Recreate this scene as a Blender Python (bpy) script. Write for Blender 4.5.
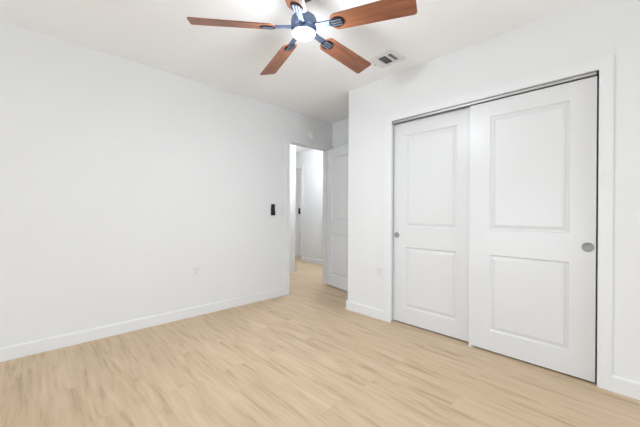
import bpy, bmesh, math, random
from math import sin, cos, pi, radians
from mathutils import Vector, Matrix

for o in list(bpy.data.objects):
    bpy.data.objects.remove(o, do_unlink=True)
scene = bpy.context.scene
COL = scene.collection
random.seed(7)

# ------------------------------------------------------------------ camera
CAM = Vector((-2.5555, -3.1287, 1.0792))
YAW, PITCH, ROLL, FPX = 0.80131, -0.0024, 0.00505, 298.5
fwd = Vector((cos(YAW) * cos(PITCH), sin(YAW) * cos(PITCH), sin(PITCH)))
rt = Vector((sin(YAW), -cos(YAW), 0))
up = rt.cross(fwd)
R2 = cos(ROLL) * rt + sin(ROLL) * up
U2 = -sin(ROLL) * rt + cos(ROLL) * up
cd = bpy.data.cameras.new('camera')
cam = bpy.data.objects.new('camera', cd)
COL.objects.link(cam)
m = Matrix.Identity(4)
for i in range(3):
    m[i][0] = R2[i]; m[i][1] = U2[i]; m[i][2] = -fwd[i]; m[i][3] = CAM[i]
cam.matrix_world = m
cd.sensor_width = 36.0
cd.lens = FPX * 36.0 / 640.0
cd.clip_start = 0.02
scene.camera = cam

# ------------------------------------------------------------------ world, daylight, exposure
scene.view_settings.view_transform = 'Standard'
scene.view_settings.look = 'None'
scene.view_settings.gamma = 1.0
scene.view_settings.use_curve_mapping = False
scene.view_settings.exposure = 0.09
W = bpy.data.worlds.new('world'); scene.world = W
W.use_nodes = True
W.node_tree.nodes['Background'].inputs[0].default_value = (0.80, 0.90, 1.0, 1)
W.node_tree.nodes['Background'].inputs[1].default_value = 0.4


def area(name, loc, rot, sx, sy, power, color):
    l = bpy.data.lights.new(name, 'AREA'); l.shape = 'RECTANGLE'
    l.size = sx; l.size_y = sy; l.energy = power; l.color = color
    o = bpy.data.objects.new(name, l); COL.objects.link(o)
    o.location = loc; o.rotation_euler = rot
    return o


XB, YN, H = -7.50, -6.00, 2.44          # back wall, near wall, ceiling height
WIN_A, WIN_B, WIN_C = 100.0, 56.0, 66.0
DAY = (0.80, 0.895, 1.0)
XA = 0.727                              # alcove / closet depth
# daylight panels outside three added low windows, unseen, sized to even the light
area('added_daylight', (XB - 0.22, -1.2, 0.62), (0, radians(-90), 0), 0.84, 1.95, WIN_A, DAY)
area('added_daylight', (-0.80, YN - 0.22, 0.62), (radians(90), 0, 0), 1.35, 0.84, WIN_B, DAY)
area('added_daylight', (-5.5, YN - 0.22, 0.62), (radians(90), 0, 0), 1.95, 0.84, WIN_C, DAY)


# ------------------------------------------------------------------ materials
def new_mat(name):
    mt = bpy.data.materials.new(name); mt.use_nodes = True
    return mt, mt.node_tree, mt.node_tree.nodes['Principled BSDF']


def paint(name, col, rough, bump=0.0, scale=180.0, spec=0.5):
    mt, nt, p = new_mat(name)
    tc = nt.nodes.new('ShaderNodeTexCoord')
    n = nt.nodes.new('ShaderNodeTexNoise'); n.inputs['Scale'].default_value = 3.0
    n.inputs['Detail'].default_value = 3
    nt.links.new(tc.outputs['Object'], n.inputs['Vector'])
    mix = nt.nodes.new('ShaderNodeMix'); mix.data_type = 'RGBA'
    nt.links.new(n.outputs['Fac'], mix.inputs['Factor'])
    mix.inputs[6].default_value = (col[0] * .985, col[1] * .985, col[2] * .985, 1)
    mix.inputs[7].default_value = (min(1, col[0] * 1.015), min(1, col[1] * 1.015), min(1, col[2] * 1.015), 1)
    nt.links.new(mix.outputs[2], p.inputs['Base Color'])
    p.inputs['Roughness'].default_value = rough
    p.inputs['Specular IOR Level'].default_value = spec
    if bump:
        n2 = nt.nodes.new('ShaderNodeTexNoise'); n2.inputs['Scale'].default_value = scale
        nt.links.new(tc.outputs['Object'], n2.inputs['Vector'])
        b = nt.nodes.new('ShaderNodeBump'); b.inputs['Strength'].default_value = bump
        b.inputs['Distance'].default_value = 0.002
        nt.links.new(n2.outputs['Fac'], b.inputs['Height'])
        nt.links.new(b.outputs['Normal'], p.inputs['Normal'])
    return mt


def metal(name, col, rough, metallic=1.0):
    mt, nt, p = new_mat(name)
    tc = nt.nodes.new('ShaderNodeTexCoord')
    n = nt.nodes.new('ShaderNodeTexNoise'); n.inputs['Scale'].default_value = 60
    nt.links.new(tc.outputs['Object'], n.inputs['Vector'])
    mr = nt.nodes.new('ShaderNodeMapRange')
    mr.inputs['To Min'].default_value = rough * .85; mr.inputs['To Max'].default_value = rough * 1.15
    nt.links.new(n.outputs['Fac'], mr.inputs['Value'])
    nt.links.new(mr.outputs['Result'], p.inputs['Roughness'])
    p.inputs['Base Color'].default_value = (*col, 1)
    p.inputs['Metallic'].default_value = metallic
    return mt


def floor_mat():
    mt, nt, p = new_mat('oak_plank_floor')
    N, L = nt.nodes, nt.links
    tc = N.new('ShaderNodeTexCoord')
    mp = N.new('ShaderNodeMapping'); mp.inputs['Rotation'].default_value = (0, 0, radians(90))
    L.new(tc.outputs['Object'], mp.inputs['Vector'])
    br = N.new('ShaderNodeTexBrick')
    br.inputs['Scale'].default_value = 1.0
    br.inputs['Brick Width'].default_value = 1.22
    br.inputs['Row Height'].default_value = 0.18
    br.inputs['Mortar Size'].default_value = 0.0012
    br.inputs['Mortar Smooth'].default_value = 0.4
    br.inputs['Color1'].default_value = (0, 0, 0, 1); br.inputs['Color2'].default_value = (1, 1, 1, 1)
    br.inputs['Mortar'].default_value = (.5, .5, .5, 1)
    br.offset = 0.37; br.offset_frequency = 2
    L.new(mp.outputs['Vector'], br.inputs['Vector'])
    bw = N.new('ShaderNodeRGBToBW'); L.new(br.outputs['Color'], bw.inputs[0])
    w = N.new('ShaderNodeMath'); w.operation = 'MULTIPLY'; w.inputs[1].default_value = 37.0
    L.new(bw.outputs[0], w.inputs[0])
    # fine grain, stretched along the plank
    mg = N.new('ShaderNodeMapping'); mg.inputs['Scale'].default_value = (1.1, 22.0, 1.0)
    L.new(mp.outputs['Vector'], mg.inputs['Vector'])
    g = N.new('ShaderNodeTexNoise'); g.noise_dimensions = '4D'
    g.inputs['Scale'].default_value = 1.6; g.inputs['Detail'].default_value = 6
    g.inputs['Roughness'].default_value = 0.62; g.inputs['Distortion'].default_value = 0.5
    L.new(mg.outputs['Vector'], g.inputs['Vector']); L.new(w.outputs[0], g.inputs['W'])
    # broad cathedral figure
    mg2 = N.new('ShaderNodeMapping'); mg2.inputs['Scale'].default_value = (0.9, 7.5, 1.0)
    L.new(mp.outputs['Vector'], mg2.inputs['Vector'])
    g2 = N.new('ShaderNodeTexNoise'); g2.noise_dimensions = '4D'
    g2.inputs['Scale'].default_value = 1.7; g2.inputs['Detail'].default_value = 4
    g2.inputs['Distortion'].default_value = 1.7
    L.new(mg2.outputs['Vector'], g2.inputs['Vector']); L.new(w.outputs[0], g2.inputs['W'])
    add = N.new('ShaderNodeMix'); add.data_type = 'FLOAT'; add.inputs[0].default_value = 0.55
    L.new(g.outputs['Fac'], add.inputs[2]); L.new(g2.outputs['Fac'], add.inputs[3])
    cr = N.new('ShaderNodeValToRGB')
    cr.color_ramp.elements[0].position = 0.33; cr.color_ramp.elements[0].color = (*FLOOR_DARK, 1)
    cr.color_ramp.elements[1].position = 0.64; cr.color_ramp.elements[1].color = (*FLOOR_LIGHT, 1)
    e = cr.color_ramp.elements.new(0.47); e.color = (*FLOOR_MID, 1)
    L.new(add.outputs[0], cr.inputs[0])
    # slight plank to plank tint
    tint = N.new('ShaderNodeMapRange'); tint.inputs['To Min'].default_value = 0.975; tint.inputs['To Max'].default_value = 1.02
    L.new(bw.outputs[0], tint.inputs['Value'])
    mul = N.new('ShaderNodeVectorMath'); mul.operation = 'SCALE'
    L.new(cr.outputs['Color'], mul.inputs[0]); L.new(tint.outputs['Result'], mul.inputs['Scale'])
    seam = N.new('ShaderNodeMix'); seam.data_type = 'RGBA'
    sf = N.new('ShaderNodeMath'); sf.operation = 'MULTIPLY'; sf.inputs[1].default_value = 0.12
    L.new(br.outputs['Fac'], sf.inputs[0]); L.new(sf.outputs[0], seam.inputs['Factor'])
    L.new(mul.outputs[0], seam.inputs[6]); seam.inputs[7].default_value = (.22, .15, .09, 1)
    L.new(seam.outputs[2], p.inputs['Base Color'])
    p.inputs['Roughness'].default_value = 0.5
    p.inputs['Specular IOR Level'].default_value = 0.35
    return mt


def blade_mat():
    mt, nt, p = new_mat('cherry_blade_wood')
    N, L = nt.nodes, nt.links
    tc = N.new('ShaderNodeTexCoord')
    oi = N.new('ShaderNodeObjectInfo')
    mp = N.new('ShaderNodeMapping'); mp.inputs['Scale'].default_value = (1.6, 16, 6)
    L.new(tc.outputs['Object'], mp.inputs['Vector'])
    n = N.new('ShaderNodeTexNoise'); n.noise_dimensions = '4D'
    n.inputs['Scale'].default_value = 1.6; n.inputs['Detail'].default_value = 5
    n.inputs['Distortion'].default_value = 0.8
    w = N.new('ShaderNodeMath'); w.operation = 'MULTIPLY'; w.inputs[1].default_value = 20
    L.new(oi.outputs['Random'], w.inputs[0]); L.new(w.outputs[0], n.inputs['W'])
    L.new(mp.outputs['Vector'], n.inputs['Vector'])
    cr = N.new('ShaderNodeValToRGB')
    cr.color_ramp.elements[0].position = 0.32; cr.color_ramp.elements[0].color = (0.20, 0.068, 0.032, 1)
    cr.color_ramp.elements[1].position = 0.70; cr.color_ramp.elements[1].color = (0.36, 0.140, 0.070, 1)
    L.new(n.outputs['Fac'], cr.inputs[0]); L.new(cr.outputs[0], p.inputs['Base Color'])
    p.inputs['Roughness'].default_value = 0.38
    return mt


FLOOR_DARK = (0.45, 0.318, 0.190)
FLOOR_MID = (0.65, 0.487, 0.315)
FLOOR_LIGHT = (0.74, 0.57, 0.40)
WALL = paint('white_wall_paint', (0.835, 0.835, 0.832), 0.75, 0.06, 160, 0.3)
CEIL = paint('white_ceiling_paint', (0.965, 0.965, 0.965), 0.9, 0.08, 120, 0.2)
TRIM = paint('white_trim_paint', (0.845, 0.845, 0.845), 0.42, 0, 1, 0.5)
DOORP = paint('white_door_paint', (0.78, 0.78, 0.78), 0.34, 0, 1, 0.5)
PLASTIC = paint('white_plastic', (0.82, 0.82, 0.81), 0.35)
PLASTIC2 = paint('white_plastic_insert', (0.78, 0.78, 0.77), 0.3)
SLOT = paint('grey_slot', (0.16, 0.16, 0.16), 0.6)
BLACK = paint('black_plastic', (0.012, 0.012, 0.013), 0.45)
GREYBTN = paint('grey_button', (0.06, 0.06, 0.065), 0.5)
DUCT = paint('duct_shade_black', (0.02, 0.02, 0.02), 0.7)
VENTW = paint('white_vent_enamel', (0.80, 0.80, 0.79), 0.4)
CHROME = metal('satin_chrome', (0.36, 0.36, 0.365), 0.42)
PULL = metal('brushed_pull_metal', (0.36, 0.36, 0.36), 0.55, 0.35)
ALU = metal('aluminium_track', (0.52, 0.52, 0.52), 0.45)
NICKEL = metal('brushed_nickel_blue_glow', (0.20, 0.26, 0.40), 0.42)  # blue of the lamp's glow and lens flare put into the nickel colour
NICKELD = metal('dark_nickel', (0.045, 0.055, 0.085), 0.4)
FLOORM = floor_mat()
BLADE = blade_mat()


def glow_mat(name, col, s):
    mt, nt, p = new_mat(name)
    p.inputs['Base Color'].default_value = (.9, .9, .9, 1)
    p.inputs['Emission Color'].default_value = (*col, 1)
    p.inputs['Emission Strength'].default_value = s
    return mt


GLOW = glow_mat('lit_diffuser', (0.93, 0.96, 1.0), 8.0)


def pane_mat():
    mt = bpy.data.materials.new('window_glass'); mt.use_nodes = True
    nt = mt.node_tree; nt.nodes.clear()
    o = nt.nodes.new('ShaderNodeOutputMaterial'); mx = nt.nodes.new('ShaderNodeMixShader')
    t = nt.nodes.new('ShaderNodeBsdfTransparent'); g = nt.nodes.new('ShaderNodeBsdfGlossy')
    g.inputs['Roughness'].default_value = 0.02; mx.inputs[0].default_value = 0.06
    nt.links.new(t.outputs[0], mx.inputs[1]); nt.links.new(g.outputs[0], mx.inputs[2])
    nt.links.new(mx.outputs[0], o.inputs[0])
    return mt


PANE = pane_mat()


# ------------------------------------------------------------------ mesh helpers
class MB:
    def __init__(self):
        self.bm = bmesh.new()

    def box(self, x0, x1, y0, y1, z0, z1, bev=0.0, seg=2):
        r = bmesh.ops.create_cube(self.bm, size=1)
        vs = r['verts']
        for v in vs:
            v.co = Vector(((x0 + x1) / 2 + v.co.x * (x1 - x0), (y0 + y1) / 2 + v.co.y * (y1 - y0), (z0 + z1) / 2 + v.co.z * (z1 - z0)))
        if bev:
            es = list({e for v in vs for e in v.link_edges})
            bmesh.ops.bevel(self.bm, geom=es, offset=bev, segments=seg, affect='EDGES', clamp_overlap=True)
        return self

    def prism(self, pts, d, bev=0.0, mat=None):
        """polygon of 3-D points extruded by vector d"""
        vs = [self.bm.verts.new(Vector(p)) for p in pts]
        f = self.bm.faces.new(vs)
        r = bmesh.ops.extrude_face_region(self.bm, geom=[f])
        nv = [g for g in r['geom'] if isinstance(g, bmesh.types.BMVert)]
        bmesh.ops.translate(self.bm, verts=nv, vec=Vector(d))
        allv = vs + nv
        fs = list({ff for v in allv for ff in v.link_faces})
        bmesh.ops.recalc_face_normals(self.bm, faces=fs)
        if bev:
            es = list({e for v in allv for e in v.link_edges})
            bmesh.ops.bevel(self.bm, geom=es, offset=bev, segments=2, affect='EDGES', clamp_overlap=True)
        if mat is not None:
            bmesh.ops.transform(self.bm, matrix=mat, verts=list({v for v in self.bm.verts if v in set(allv)}))
        return self

    def lathe(self, prof, n=40, mat=None):
        """profile [(r,z)...] turned round Z, then moved by mat"""
        rings = []
        new = []
        for (r, z) in prof:
            if r < 1e-6:
                v = self.bm.verts.new((0, 0, z)); new.append(v); rings.append([v])
            else:
                ring = [self.bm.verts.new((r * cos(2 * pi * i / n), r * sin(2 * pi * i / n), z)) for i in range(n)]
                new += ring; rings.append(ring)
        fs = []
        for a, b in zip(rings[:-1], rings[1:]):
            for i in range(n):
                j = (i + 1) % n
                if len(a) == 1 and len(b) == 1:
                    continue
                if len(a) == 1:
                    q = [a[0], b[j], b[i]]
                elif len(b) == 1:
                    q = [a[i], a[j], b[0]]
                else:
                    q = [a[i], a[j], b[j], b[i]]
                fs.append(self.bm.faces.new(q))
        bmesh.ops.recalc_face_normals(self.bm, faces=fs)
        if mat is not None:
            bmesh.ops.transform(self.bm, matrix=mat, verts=new)
        return self

    def build(self, name, mat, parent=None, smooth=False, kind=None):
        me = bpy.data.meshes.new(name)
        self.bm.normal_update()
        self.bm.to_mesh(me); self.bm.free()
        me.materials.append(mat)
        o = bpy.data.objects.new(name, me); COL.objects.link(o)
        if smooth:
            for p in me.polygons: p.use_smooth = True
            try:
                me.set_sharp_from_angle(angle=radians(35))
            except Exception:
                pass
        if parent: o.parent = parent
        if kind: o['kind'] = kind
        return o


def tag(o, label, cat, group=None, kind=None):
    o['label'] = label; o['category'] = cat
    if group: o['group'] = group
    if kind: o['kind'] = kind
    return o


def empty(name, loc, rz=0.0):
    o = bpy.data.objects.new(name, None); COL.objects.link(o)
    o.location = loc; o.rotation_euler = (0, 0, rz); o.empty_display_size = 0.1
    return o


def S(mb, name, mat, label, cat, smooth=False):
    return tag(mb.build(name, mat, smooth=smooth), label, cat, kind='structure')


# key plan measures
T = 0.12
CE = -0.9445                      # outer corner of the closet (end of the closet wall)
CL, CR, CT = -1.507, -2.998, 1.982
JL = -1.485                       # closet opening left, right, top
DL, DR, DT = -0.094, 0.664, 2.022    # bedroom doorway left, right, top
HX, HY, HO = 1.78, 1.12, 0.932       # hall end wall, hall far wall, its outer corner
OD0, OD1, ODT = 1.945, 2.60, 2.068   # far doorway in hall end wall
HB = 2.62

# ------------------------------------------------------------------ structure
S(MB().box(XB - T, 4.6, YN - T, HB + T, -0.1, 0), 'floor', FLOORM,
  'light oak plank floor running through the bedroom and out to the hall', 'floor')
S(MB().box(XB - T, 4.6, YN - T, HB + T, H, H + .1), 'ceiling', CEIL, 'flat white ceiling above the fan', 'ceiling')
b = MB()
b.box(XB - T, DL - .018, 0, T, 0, H); b.box(DL - .018, DR + .018, 0, T, DT + .018, H); b.box(DR + .018, HX + T, 0, T, 0, H)
S(b, 'wall_left', WALL, 'long plain white wall with the open bedroom doorway', 'wall')
b = MB()
b.box(0, T, JL + .018, CE, 0, H); b.box(0, T, CR - .018, JL + .018, CT + .018, H); b.box(0, T, YN - T, CR - .018, 0, H)
b.box(T, XA, CE - .1, CE, 0, H)
S(b, 'wall_right', WALL, 'white wall around the sliding closet doors', 'wall')
S(MB().box(XA, XA + T, YN - T, 0, 0, H), 'wall_alcove', WALL, 'white side wall of the entry alcove behind the open door', 'wall')
# walls behind the camera with openings for the added windows
b = MB()
wy0, wy1, wz0, wz1 = -2.2, -0.2, 0.18, 1.06
b.box(XB - T, XB, YN - T, wy0, 0, H); b.box(XB - T, XB, wy1, 0, 0, H)
b.box(XB - T, XB, wy0, wy1, 0, wz0); b.box(XB - T, XB, wy0, wy1, wz1, H)
S(b, 'wall_back', WALL, 'white wall with an added window far behind the camera', 'wall')
b = MB()
WX = ((-6.5, -4.5), (-1.5, -0.1))
b.box(XB, -6.5, YN - T, YN, 0, H); b.box(-4.5, -1.5, YN - T, YN, 0, H); b.box(-0.1, 0, YN - T, YN, 0, H)
for w0, w1 in WX:
    b.box(w0, w1, YN - T, YN, 0, wz0); b.box(w0, w1, YN - T, YN, wz1, H)
S(b, 'wall_front', WALL, 'white wall with two added low windows behind the camera facing the doorway', 'wall')


def window(name, a, c, axis, label):  # added windows, unseen, shaped and placed for the light they give
    b = MB(); f = .05
    pl = (XB if axis == 'y' else YN) - .5 * T
    def bar(a0, a1, z0, z1, d=.03):
        if axis == 'y': b.box(pl - d, pl + d, a0, a1, z0, z1)
        else: b.box(a0, a1, pl - d, pl + d, z0, z1)
    bar(a, a + f, wz0, wz1); bar(c - f, c, wz0, wz1); bar(a + f, c - f, wz0, wz0 + f); bar(a + f, c - f, wz1 - f, wz1)
    bar((a + c) / 2 - .02, (a + c) / 2 + .02, wz0 + f, wz1 - f)
    o = S(b, name, TRIM, label, 'window')
    b = MB(); bar(a + f, c - f, wz0 + f, wz1 - f, .003); b.build('pane', PANE, o)


window('added_window_1', wy0, wy1, 'y', 'low white sliding window added for light, unseen far behind the camera')
window('added_window_2', -1.5, -0.1, 'x', 'low white sliding window added for light, unseen, opposite the doorway nearest the closet')
window('added_window_3', -6.5, -4.5, 'x', 'low white sliding window added for light, unseen, opposite the long wall farthest from the closet')
# hall beyond the doorway
b = MB()
b.box(-1.6, HO, HY, HY + T, 0, H); b.box(HO - T, HO, HY + T, HB, 0, H)
S(b, 'wall_hall_far', WALL, 'bright white hall wall corner just inside the doorway', 'wall')
b = MB()
b.box(HX, HX + T, T, OD0 - .018, 0, H); b.box(HX, HX + T, OD0 - .018, HB, ODT + .018, H)
S(b, 'wall_hall_end', WALL, 'white hall wall seen through the bedroom doorway', 'wall')
S(MB().box(HO - T, 4.4, HB, HB + T, 0, H), 'wall_far_room', WALL, 'dim white wall of the far room beyond the hall doorway', 'wall')
S(MB().box(4.4, 4.6, -.2, HB + T, 0, H), 'wall_far_room_side', WALL, 'side wall of the far room', 'wall')
S(MB().box(HX, 4.4, -.2, 0, 0, H), 'wall_far_room_near', WALL, 'near wall of the far room', 'wall')
S(MB().box(-1.72, -1.6, T, HY + T, 0, H), 'wall_hall_side', WALL, 'closed end wall of the hall', 'wall')


# baseboards: board with a small rounded top
def bb(mb, p0, p1, out, h=0.100, t=0.013):
    """baseboard from p0 to p1 (x,y) standing off the wall along 'out'"""
    ox, oy = out
    prof = [(0, 0), (t, 0), (t, h - .012), (t * .55, h - .002), (t * .2, h), (0, h)]
    pts = [(p0[0] + ox * u, p0[1] + oy * u, z) for u, z in prof]
    mb.prism(pts, (p1[0] - p0[0], p1[1] - p0[1], 0))
    return mb


CW = 0.066    # bedroom casing
KW, KR = 0.077, 0.068    # closet casing
S(bb(MB(), (XB, 0), (DL - CW, 0), (0, -1)), 'baseboard_left', TRIM, 'long white baseboard under the plain left wall', 'baseboard')
b = MB()
bb(b, (0, CE + .013), (0, CL + KW), (-1, 0)); bb(b, (0, CE), (XA - .013, CE), (0, 1))
S(b, 'baseboard_closet', TRIM, 'short white baseboard between the alcove corner and closet casing', 'baseboard')
S(bb(MB(), (0, CR - KR), (0, YN), (-1, 0)), 'baseboard_right', TRIM, 'white baseboard right of the closet at the photo edge', 'baseboard')
S(bb(MB(), (XA, CE), (XA, -.017), (-1, 0)), 'baseboard_alcove', TRIM, 'white baseboard behind the open bedroom door', 'baseboard')
S(bb(MB(), (XB, YN), (XB, 0), (1, 0)), 'baseboard_back', TRIM, 'white baseboard on the wall behind the camera', 'baseboard')
S(bb(MB(), (XB, YN), (0, YN), (0, 1)), 'baseboard_front', TRIM, 'white baseboard under the added rear windows', 'baseboard')
b = MB(); bb(b, (-1.6, HY), (HO + .013, HY), (0, -1)); bb(b, (HO, HY - .013), (HO, HB), (1, 0))
S(b, 'baseboard_hall_far', TRIM, 'white baseboard around the hall wall corner', 'baseboard')
S(bb(MB(), (HX, T), (HX, OD0 - CW), (-1, 0)), 'baseboard_hall_end', TRIM, 'white baseboard on the hall wall seen through the doorway', 'baseboard')
S(bb(MB(), (HO, HB), (4.4, HB), (0, -1)), 'baseboard_far_room', TRIM, 'white baseboard in the far room', 'baseboard')


# casings: U-shaped flat boards with eased edges
def casing(mb, a0, a1, top, w, plane, axis, t, bev=0.003, wlo=None, wt=None):
    """axis 'y': wall plane x=plane, opening from y=a0..a1 ; axis 'x': wall plane y=plane"""
    lo, hi = min(a0, a1), max(a0, a1)
    v = w if wlo is None else wlo
    u = w if wt is None else wt
    pts = [(lo - v, 0), (lo, 0), (lo, top), (hi, top), (hi, 0), (hi + w, 0), (hi + w, top + u), (lo - v, top + u)]
    if axis == 'y':
        P = [(plane, a, z) for a, z in pts]; d = (t, 0, 0)
    else:
        P = [(a, plane, z) for a, z in pts]; d = (0, t, 0)
    mb.prism(P, d, bev)


b = MB(); casing(b, CL, CR, CT, KW, 0, 'y', -.016, wlo=KR, wt=.070)
b.box(0, T, JL, JL + .018, 0, CT + .018); b.box(0, T, CR - .018, CR, 0, CT + .018); b.box(0, T, CR, JL, CT, CT + .018)
S(b, 'trim_1', TRIM, 'flat white casing framing the sliding closet doors', 'door casing')
b = MB(); casing(b, DL, DR, DT, CW, 0, 'x', -.015); casing(b, DL, DR, DT, CW, T, 'x', .015)
b.box(DL - .018, DL, 0, T, 0, DT + .018); b.box(DR, DR + .018, 0, T, 0, DT + .018); b.box(DL, DR, 0, T, DT, DT + .018)
b.box(DL, DR, .045, .08, DT - .011, DT); b.box(DR - .011, DR, .045, .08, 0, DT - .011); b.box(DL, DL + .011, .045, .08, 0, DT - .011)
S(b, 'trim_2', TRIM, 'white frame around the open bedroom doorway', 'door casing')
b = MB()
P = [(HX, OD0 - CW, 0), (HX, OD0, 0), (HX, OD0, ODT), (HX, HB, ODT), (HX, HB, ODT + CW), (HX, OD0 - CW, ODT + CW)]
b.prism(P, (-.015, 0, 0), .003)
b.box(HX, HX + T, OD0 - .018, OD0, 0, ODT + .018); b.box(HX, HX + T, OD0, HB, ODT, ODT + .018)
S(b, 'trim_3', TRIM, 'white casing around the dim doorway at the end of the hall', 'door casing')


# ------------------------------------------------------------------ doors
def panel_door(w, h, t, x0, x1, zs, both=True):
    """moulded two-panel slab. local x 0..w, y -t..0 , z 0..h; zs=[(z0,z1),(z0,z1)]"""
    bm = bmesh.new()
    xs = [0, x0, x1, w]
    zc = [0, zs[0][0], zs[0][1], zs[1][0], zs[1][1], h]
    rings = [(0.0, 0.0), (0.004, 0.0070), (0.010, 0.0115), (0.018, 0.0115), (0.030, 0.0060), (0.042, 0.0025)]

    def face(y, sgn):
        def q(a):
            try: bm.faces.new([bm.verts.new(c) for c in a])
            except ValueError: pass
        for i in range(3):
            for k in range(5):
                X0, X1, Z0, Z1 = xs[i], xs[i + 1], zc[k], zc[k + 1]
                if i == 1 and k in (1, 3):
                    for (a, da), (c, dc) in zip(rings[:-1], rings[1:]):
                        A = [(X0 + a, Z0 + a), (X1 - a, Z0 + a), (X1 - a, Z1 - a), (X0 + a, Z1 - a)]
                        B = [(X0 + c, Z0 + c), (X1 - c, Z0 + c), (X1 - c, Z1 - c), (X0 + c, Z1 - c)]
                        for e in range(4):
                            g = (e + 1) % 4
                            q([(A[e][0], y + sgn * da, A[e][1]), (A[g][0], y + sgn * da, A[g][1]), (B[g][0], y + sgn * dc, B[g][1]), (B[e][0], y + sgn * dc, B[e][1])])
                    a, da = rings[-1]
                    q([(X0 + a, y + sgn * da, Z0 + a), (X1 - a, y + sgn * da, Z0 + a), (X1 - a, y + sgn * da, Z1 - a), (X0 + a, y + sgn * da, Z1 - a)])
                else:
                    q([(X0, y, Z0), (X1, y, Z0), (X1, y, Z1), (X0, y, Z1)])
    face(-t, 1); face(0, -1)

    def q(a): bm.faces.new([bm.verts.new(c) for c in a])
    for k in range(5):
        for X in (0, w):
            q([(X, -t, zc[k]), (X, 0, zc[k]), (X, 0, zc[k + 1]), (X, -t, zc[k + 1])])
    for i in range(3):
        for Z in (0, h):
            q([(xs[i], -t, Z), (xs[i + 1], -t, Z), (xs[i + 1], 0, Z), (xs[i], 0, Z)])
    bmesh.ops.remove_doubles(bm, verts=bm.verts[:], dist=1e-5)
    bmesh.ops.recalc_face_normals(bm, faces=bm.faces[:])
    mb = MB(); mb.bm.free(); mb.bm = bm
    return mb


def cup_pull(name, r, parent, loc, rot):
    b = MB().lathe([(0, .0008), (r * .74, .0008), (r * .80, .0016), (r * .86, .0034), (r * .97, .0034), (r, .0012), (r, -.003)], 36)
    o = b.build(name, PULL, parent, smooth=True)
    o.location = loc; o.rotation_euler = rot
    return o


# right (front) closet door: front face at x=.014
ZB = 0.012


def closet_door(name, ytop, ybot, xf, ztop, panels_y, zs, label):
    """ytop = left edge (larger y), ybot = right edge; hangs with its front face at x=xf"""
    w = ytop - ybot
    x0, x1 = ytop - panels_y[0], ytop - panels_y[1]
    mb = panel_door(w, ztop - ZB, .035, x0, x1, [(a - ZB, c - ZB) for a, c in zs])
    o = mb.build(name, DOORP)
    # local x -> -Y , local y(-t..0) : front local y=-t -> x=xf
    o.rotation_euler = (0, 0, radians(-90))
    o.location = (xf + .035, ytop, ZB)
    tag(o, label, 'closet door', kind='structure')
    return o


zs = [(0.166, 0.760), (0.952, 1.835)]
dr = closet_door('door_1', -2.228, -2.988, .014, 1.953, (-2.376, -2.857), zs, 'right white two-panel sliding closet door, the front one with a larger chrome pull')
dl = closet_door('door_2', -1.488, -2.274, .060, 1.962, (-1.618, -2.110), [(0.160, 0.752), (0.945, 1.835)], 'left white two-panel sliding closet door sitting behind its neighbour')
# pulls (children; local coords of the door: x along width, y depth, z up)
cup_pull('finger_pull', .031, dr, (-2.228 + 2.950, -.035, .867 - ZB), (radians(90), 0, 0))
cup_pull('finger_pull', .028, dl, (-1.488 + 1.529, -.035, .862 - ZB), (radians(90), 0, 0))
MB().box(.752, .760, -.037, -.034, .10, .125, .001).build('bumper', PLASTIC, dr)
# track at the closet head
b = MB()
b.box(0.002, 0.010, CR + .012, JL, 1.961, CT); b.box(.002, .104, CR + .012, JL, CT - .004, CT); b.box(.096, .104, CR + .012, JL, 1.961, CT - .004)
b.box(.0525, .0555, CR + .012, JL, 1.964, CT - .004)
tr = b.build('closet_door_track', ALU)
tag(tr, 'grey metal sliding track under the closet head casing', 'door track')
MB().box(.002, .104, CR, CR + .012, 1.956, CT, .001).build('end_stop', BLACK, tr)
# floor guide between the two closet doors
b = MB(); b.box(.004, .108, -2.262, -2.222, 0, .003, .001); b.box(.0505, .0585, -2.258, -2.226, .003, .035, .001); b.box(.004, .011, -2.252, -2.232, .003, .020, .001)
gd = b.build('floor_guide', PLASTIC)
tag(gd, 'small white plastic floor guide where the two closet doors overlap', 'door guide')

# bedroom door leaf, open about 78 degrees into the room
LW = DR - DL - .006
mb = panel_door(LW, DT - .006 - .014, .035, .115, LW - .115, [(0.160, 0.760), (0.945, 1.865)])
bd = mb.build('door_3', DOORP)
bd.location = (DR - .002, -.002, .014); bd.rotation_euler = (0, 0, radians(180 + 78))
tag(bd, 'white two-panel bedroom door standing open at the alcove', 'door', kind='structure')
for sgn in (1, -1):
    prof = [(0, 0), (.030, 0), (.032, .004), (.028, .008), (.012, .012), (.011, .030), (.020, .036), (.027, .046), (.026, .058), (.016, .066), (0, .068)]
    kb = MB().lathe(prof, 28).build('door_knob', CHROME, bd, smooth=True)
    kb.location = (LW - .065, -.035 if sgn > 0 else 0, .915); kb.rotation_euler = (radians(90 * sgn), 0, 0)
for z in (.22, 1.0, 1.78):
    b = MB().lathe([(0, 0), (.006, 0), (.006, .085), (0, .085)], 12, Matrix.Translation((-.003, .005, z)))
    b.build('hinge', CHROME, bd, smooth=True)

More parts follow.
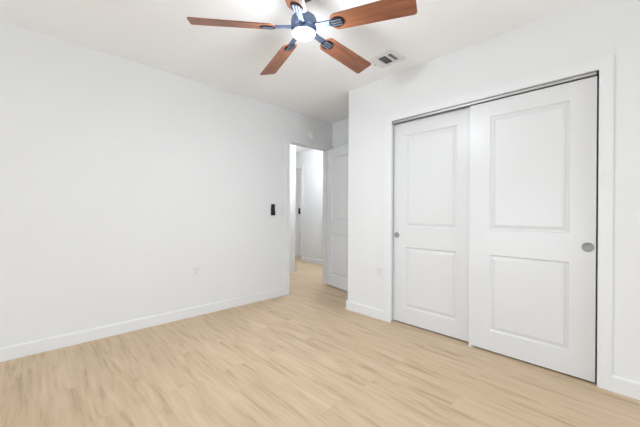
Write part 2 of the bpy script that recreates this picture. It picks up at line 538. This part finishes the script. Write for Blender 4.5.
# ------------------------------------------------------------------ ceiling fan
LAMP, LAMPP, LAMPC = 11.0, 10.6, (0.86, 0.93, 1.0)
FX, FY = -1.3656, -1.7497
fan = empty('ceiling_fan', (FX, FY, H))
tag(fan, 'five-blade ceiling fan with cherry wood blades and a lit round lamp', 'ceiling fan')
zo = -H
MB().lathe([(0, 0), (.066, 0), (.066, -.018), (.060, -.040), (.040, -.056), (.016, -.062), (0, -.062)], 40).build('canopy', NICKELD, fan, smooth=True)
MB().lathe([(0, -.060), (.0125, -.060), (.0125, -.165), (0, -.165)], 20).build('downrod', NICKEL, fan, smooth=True)
MB().lathe([(0, -.150), (.024, -.150), (.028, -.164), (.055, -.174), (.074, -.183), (.078, -.194), (.078, -.238), (.072, -.248), (.066, -.254), (0, -.254)], 48).build('motor_housing', NICKEL, fan, smooth=True)
lk = MB().lathe([(0, -.252), (.070, -.252), (.0735, -.256), (.0735, -.270), (.0715, -.272), (.066, -.272), (0, -.262)], 48).build('lamp_ring', NICKEL, fan, smooth=True)
MB().lathe([(.0705, -.2715), (.0695, -.276), (.060, -.284), (.042, -.289), (.020, -.291), (0, -.2915)], 48).build('lamp_diffuser', GLOW, fan, smooth=True)
ld = bpy.data.lights.new('lamp_light', 'AREA'); ld.shape = 'DISK'; ld.size = .13; ld.energy = LAMP; ld.color = LAMPC
lo = bpy.data.objects.new('lamp_light', ld); COL.objects.link(lo); lo.parent = fan; lo.location = (0, 0, -.294)
lp = bpy.data.lights.new('lamp_side_light', 'POINT'); lp.energy = LAMPP; lp.shadow_soft_size = .06; lp.color = LAMPC
lo = bpy.data.objects.new('lamp_side_light', lp); COL.objects.link(lo); lo.parent = fan; lo.location = (0, 0, -.385)


def blade_mesh():
    r0, r1, wr, wt = .174, .657, .112, .134
    pts = []
    # rounded root
    for i in range(13):
        a = pi / 2 + pi * i / 12
        pts.append((r0 + .045 + .045 * cos(a), wr / 2 * sin(a)))
    # outer corners
    c = .016
    for (cx, cy, a0) in ((r1 - c, -wt / 2 + c, -pi / 2), (r1 - c, wt / 2 - c, 0)):
        for i in range(6):
            a = a0 + pi / 2 * i / 5
            pts.append((cx + c * cos(a), cy + c * sin(a)))
    t = .006
    mb = MB(); mb.prism([(x, y, 0) for x, y in pts], (0, 0, t), .0012)
    return mb


PITCH_B = radians(16)
PHI = 2.5691
protoB = blade_mesh().build('blade', BLADE, fan)
# bracket: arm from the motor plus an oval pad with raised bars under the blade
b = MB()
b.prism([(.070, -.021, .004), (.120, -.016, .002), (.190, -.020, -.003), (.190, .020, -.003), (.120, .016, .002), (.070, .021, .004)], (0, 0, .011), .002)
protoK = b.build('blade_bracket', NICKEL, fan, smooth=True)
BARM = metal('pale_bracket_metal', (0.40, 0.45, 0.55), 0.35)
b = MB()
b.prism([(.216 + .046 * cos(2 * pi * i / 28), .035 * sin(2 * pi * i / 28), -.0055) for i in range(28)], (0, 0, .0052), .0015)
protoP = b.build('bracket_pad', NICKELD, protoK, smooth=True)
b = MB()
for yy in (-.0165, 0, .0165):
    b.box(.184, .248, yy - .0042, yy + .0042, -.0085, -.0050, .0012)
protoS = b.build('bracket_bars', BARM, protoK)
HZ = 2.1935 - H
TILT = Vector((0, 0, 1)).rotation_difference(Vector((-.0269, -.0164, 1))).to_matrix().to_4x4()
for k in range(5):
    a = PHI - k * 2 * pi / 5
    if k == 0:
        bl, br_, pd, ss = protoB, protoK, protoP, protoS
    else:
        bl = protoB.copy(); br_ = protoK.copy(); pd = protoP.copy(); ss = protoS.copy()
        for o in (bl, br_, pd, ss): COL.objects.link(o)
        bl.parent = fan; br_.parent = fan; pd.parent = br_; ss.parent = br_
    M = Matrix.Translation((0, 0, HZ)) @ TILT @ Matrix.Rotation(a, 4, 'Z') @ Matrix.Rotation(radians(2.33), 4, 'Y') @ Matrix.Rotation(-PITCH_B, 4, 'X')
    bl.matrix_local = M
    br_.matrix_local = M

# ------------------------------------------------------------------ ceiling register
vx0, vx1, vy0, vy1 = -0.405, -0.195, -1.7655, -1.5145
vent = empty('ceiling_vent', ((vx0 + vx1) / 2, (vy0 + vy1) / 2, H))
tag(vent, 'white louvred air register on the ceiling beside a fan blade tip', 'air vent')
hx, hy = (vx1 - vx0) / 2, (vy1 - vy0) / 2
big = (-.067, .067, -.025, .053)      # local x0,x1,y0,y1 of the larger louvre set
sml = (-.067, .067, -.082, -.042)
b = MB()
z0, z1 = -.006, 0
for (x0, x1, y0, y1) in ((-hx, -.067, -hy, hy), (.067, hx, -hy, hy), (-.067, .067, -hy, -.082), (-.067, .067, -.042, -.025), (-.067, .067, .053, hy)):
    b.box(x0, x1, y0, y1, z0, z1)
b.build('frame', VENTW, vent)
MB().box(-.070, .070, -.085, .056, -.0012, -.0002).build('duct_shade_plate', DUCT, vent)  # flat dark plate stands for the shade inside the duct
for (x0, x1, y0, y1), n, tilt in ((big, 6, -38), (sml, 2, 20)):
    for i in range(n):
        yy = y0 + (i + .5) * (y1 - y0) / n
        b = MB().box(x0, x1, -.0005, .0005, -.0020, .0020)
        o = b.build('louvre', VENTW, vent)
        o.location = (0, yy, -.0040); o.rotation_euler = (radians(tilt), 0, 0)
MB().box(-.003, .003, hy - .006, hy + .012, -.013, -.009, .001).build('damper_lever', CHROME, vent)


# ------------------------------------------------------------------ small wall fittings
def outlet(name_label, loc, rz, pw=.072, ph=.117):
    """plate faces local -Y"""
    r = empty('wall_outlet', loc, rz)
    MB().box(-pw / 2, pw / 2, -.006, 0, -ph / 2, ph / 2, .002).build('cover_plate', PLASTIC, r)
    for s in (1, -1):
        f = MB()
        pts = [(.0165 * max(-.82, min(.82, cos(2 * pi * i / 24))) , -.006, s * .0195 + .0145 * sin(2 * pi * i / 24)) for i in range(24)]
        f.prism(pts, (0, -.0025, 0))
        rc = f.build('receptacle', PLASTIC2, r)
        q = MB()
        q.box(-.0075, -.0055, -.0092, -.008, s * .0195 - .001, s * .0195 + .007); q.box(.0055, .0075, -.0092, -.008, s * .0195 - .0005, s * .0195 + .0065)
        q.box(-.002, .002, -.0092, -.008, s * .0195 - .009, s * .0195 - .005)
        q.build('slots', SLOT, rc)
    MB().lathe([(0, 0), (.003, 0), (.003, .001), (0, .0012)], 12, Matrix.Translation((0, -.006, 0)) @ Matrix.Rotation(radians(90), 4, 'X')).build('screw', PLASTIC2, r)
    tag(r, name_label, 'outlet')
    return r


outlet('white duplex outlet low on the long left wall', (-1.316, 0, .465), 0, .076, .124)
outlet('white duplex outlet low beside the closet casing', (0, -1.362, .480), radians(-90), .070, .114)


def switch(label, loc, rz):
    r = empty('light_switch', loc, rz)
    MB().box(-.035, .035, -.006, 0, -.0575, .0575, .002).build('cover_plate', PLASTIC, r)
    b = MB(); b.prism([(-.0165, -.006, -.033), (.0165, -.006, -.033), (.0165, -.006, .033), (-.0165, -.006, .033)], (0, -.003, 0), .001)
    b.build('rocker', PLASTIC2, r)
    tag(r, label, 'light switch')
    return r


switch('white rocker switch on the left wall between black remote and doorway', (-.212, 0, 1.088), 0)
switch('white rocker switch in the dim far room beyond the hall', (2.150, HB, 1.058), 0)


def remote(loc, rz, label1, label2):
    h = empty('remote_holder', loc, rz)
    b = MB(); b.box(-.026, .026, -.004, 0, -.068, .040, .0015); b.box(-.027, .027, -.026, -.0225, -.068, -.018, .001)
    b.box(-.027, -.0252, -.0225, -.004, -.068, -.018); b.box(.0252, .027, -.0225, -.004, -.068, -.018); b.box(-.0252, .0252, -.0225, -.004, -.068, -.064)
    b.build('holder_shell', BLACK, h)
    tag(h, label2, 'holder')
    r = empty('remote_control', loc, rz)
    MB().box(-.0250, .0250, -.0215, -.0050, -.0635, .074, .003).build('remote_body', BLACK, r)
    for (bx, bz) in ((-.010, .058), (.010, .058), (-.010, .038), (.010, .038), (-.010, .018), (.010, .018), (0, -.002)):
        MB().box(bx - .005, bx + .005, -.0228, -.0216, bz - .005, bz + .005, .0005).build('button', GREYBTN, r)
    tag(r, label1, 'remote control')


remote((-.361, 0, 1.112), 0, 'black fan remote standing in its holder on the left wall', 'black wall holder on the left wall around the fan remote')
remote((2.285, HB, 1.118), 0, 'black remote on the dim far room wall seen past the hall', 'black wall holder in the dim far room around a remote')

# round alarm above the doorway
al = empty('smoke_alarm', (.315, 0, 2.190))
tag(al, 'round white smoke alarm on the wall above the bedroom doorway', 'smoke alarm')
R90 = Matrix.Rotation(radians(90), 4, 'X')
MB().lathe([(0, 0), (.066, 0), (.066, .010), (0, .010)], 40, R90).build('base', PLASTIC, al, smooth=True)
MB().lathe([(0, .010), (.060, .010), (.060, .020), (.052, .030), (.020, .034), (0, .034)], 40, R90).build('cover', PLASTIC, al, smooth=True)

# hall ceiling lamp added out of view above the doorway head to brighten the hall
hl = empty('added_hall_lamp', (1.32, .68, H))
tag(hl, 'round white flush lamp added unseen on the hall ceiling to brighten the hall', 'added lamp')
MB().lathe([(0, 0), (.15, 0), (.15, -.03), (.14, -.035), (0, -.035)], 36).build('lamp_base', PLASTIC, hl, smooth=True)
MB().lathe([(.135, -.035), (.12, -.06), (.06, -.075), (0, -.078)], 36).build('lamp_diffuser', GLOW, hl, smooth=True)
l = bpy.data.lights.new('added_hall_light', 'POINT'); l.energy = 31; l.shadow_soft_size = .12; l.color = (.90, .95, 1.0)
o = bpy.data.objects.new('added_hall_light', l); COL.objects.link(o); o.parent = hl; o.location = (0, 0, -.16)

# lamp added to the far room, unseen behind the hall wall, to lift it
fl = empty('added_far_lamp', (3.7, 0.9, H))
tag(fl, 'round white flush lamp added unseen on the far room ceiling to light it', 'added lamp')
MB().lathe([(0, 0), (.13, 0), (.13, -.03), (.12, -.035), (0, -.035)], 36).build('lamp_base', PLASTIC, fl, smooth=True)
MB().lathe([(.115, -.035), (.10, -.06), (.05, -.075), (0, -.078)], 36).build('lamp_diffuser', GLOW, fl, smooth=True)
l = bpy.data.lights.new('added_far_light', 'POINT'); l.energy = 27; l.shadow_soft_size = .12; l.color = (.92, .96, 1.0)
o = bpy.data.objects.new('added_far_light', l); COL.objects.link(o); o.parent = fl; o.location = (0, 0, -.16)
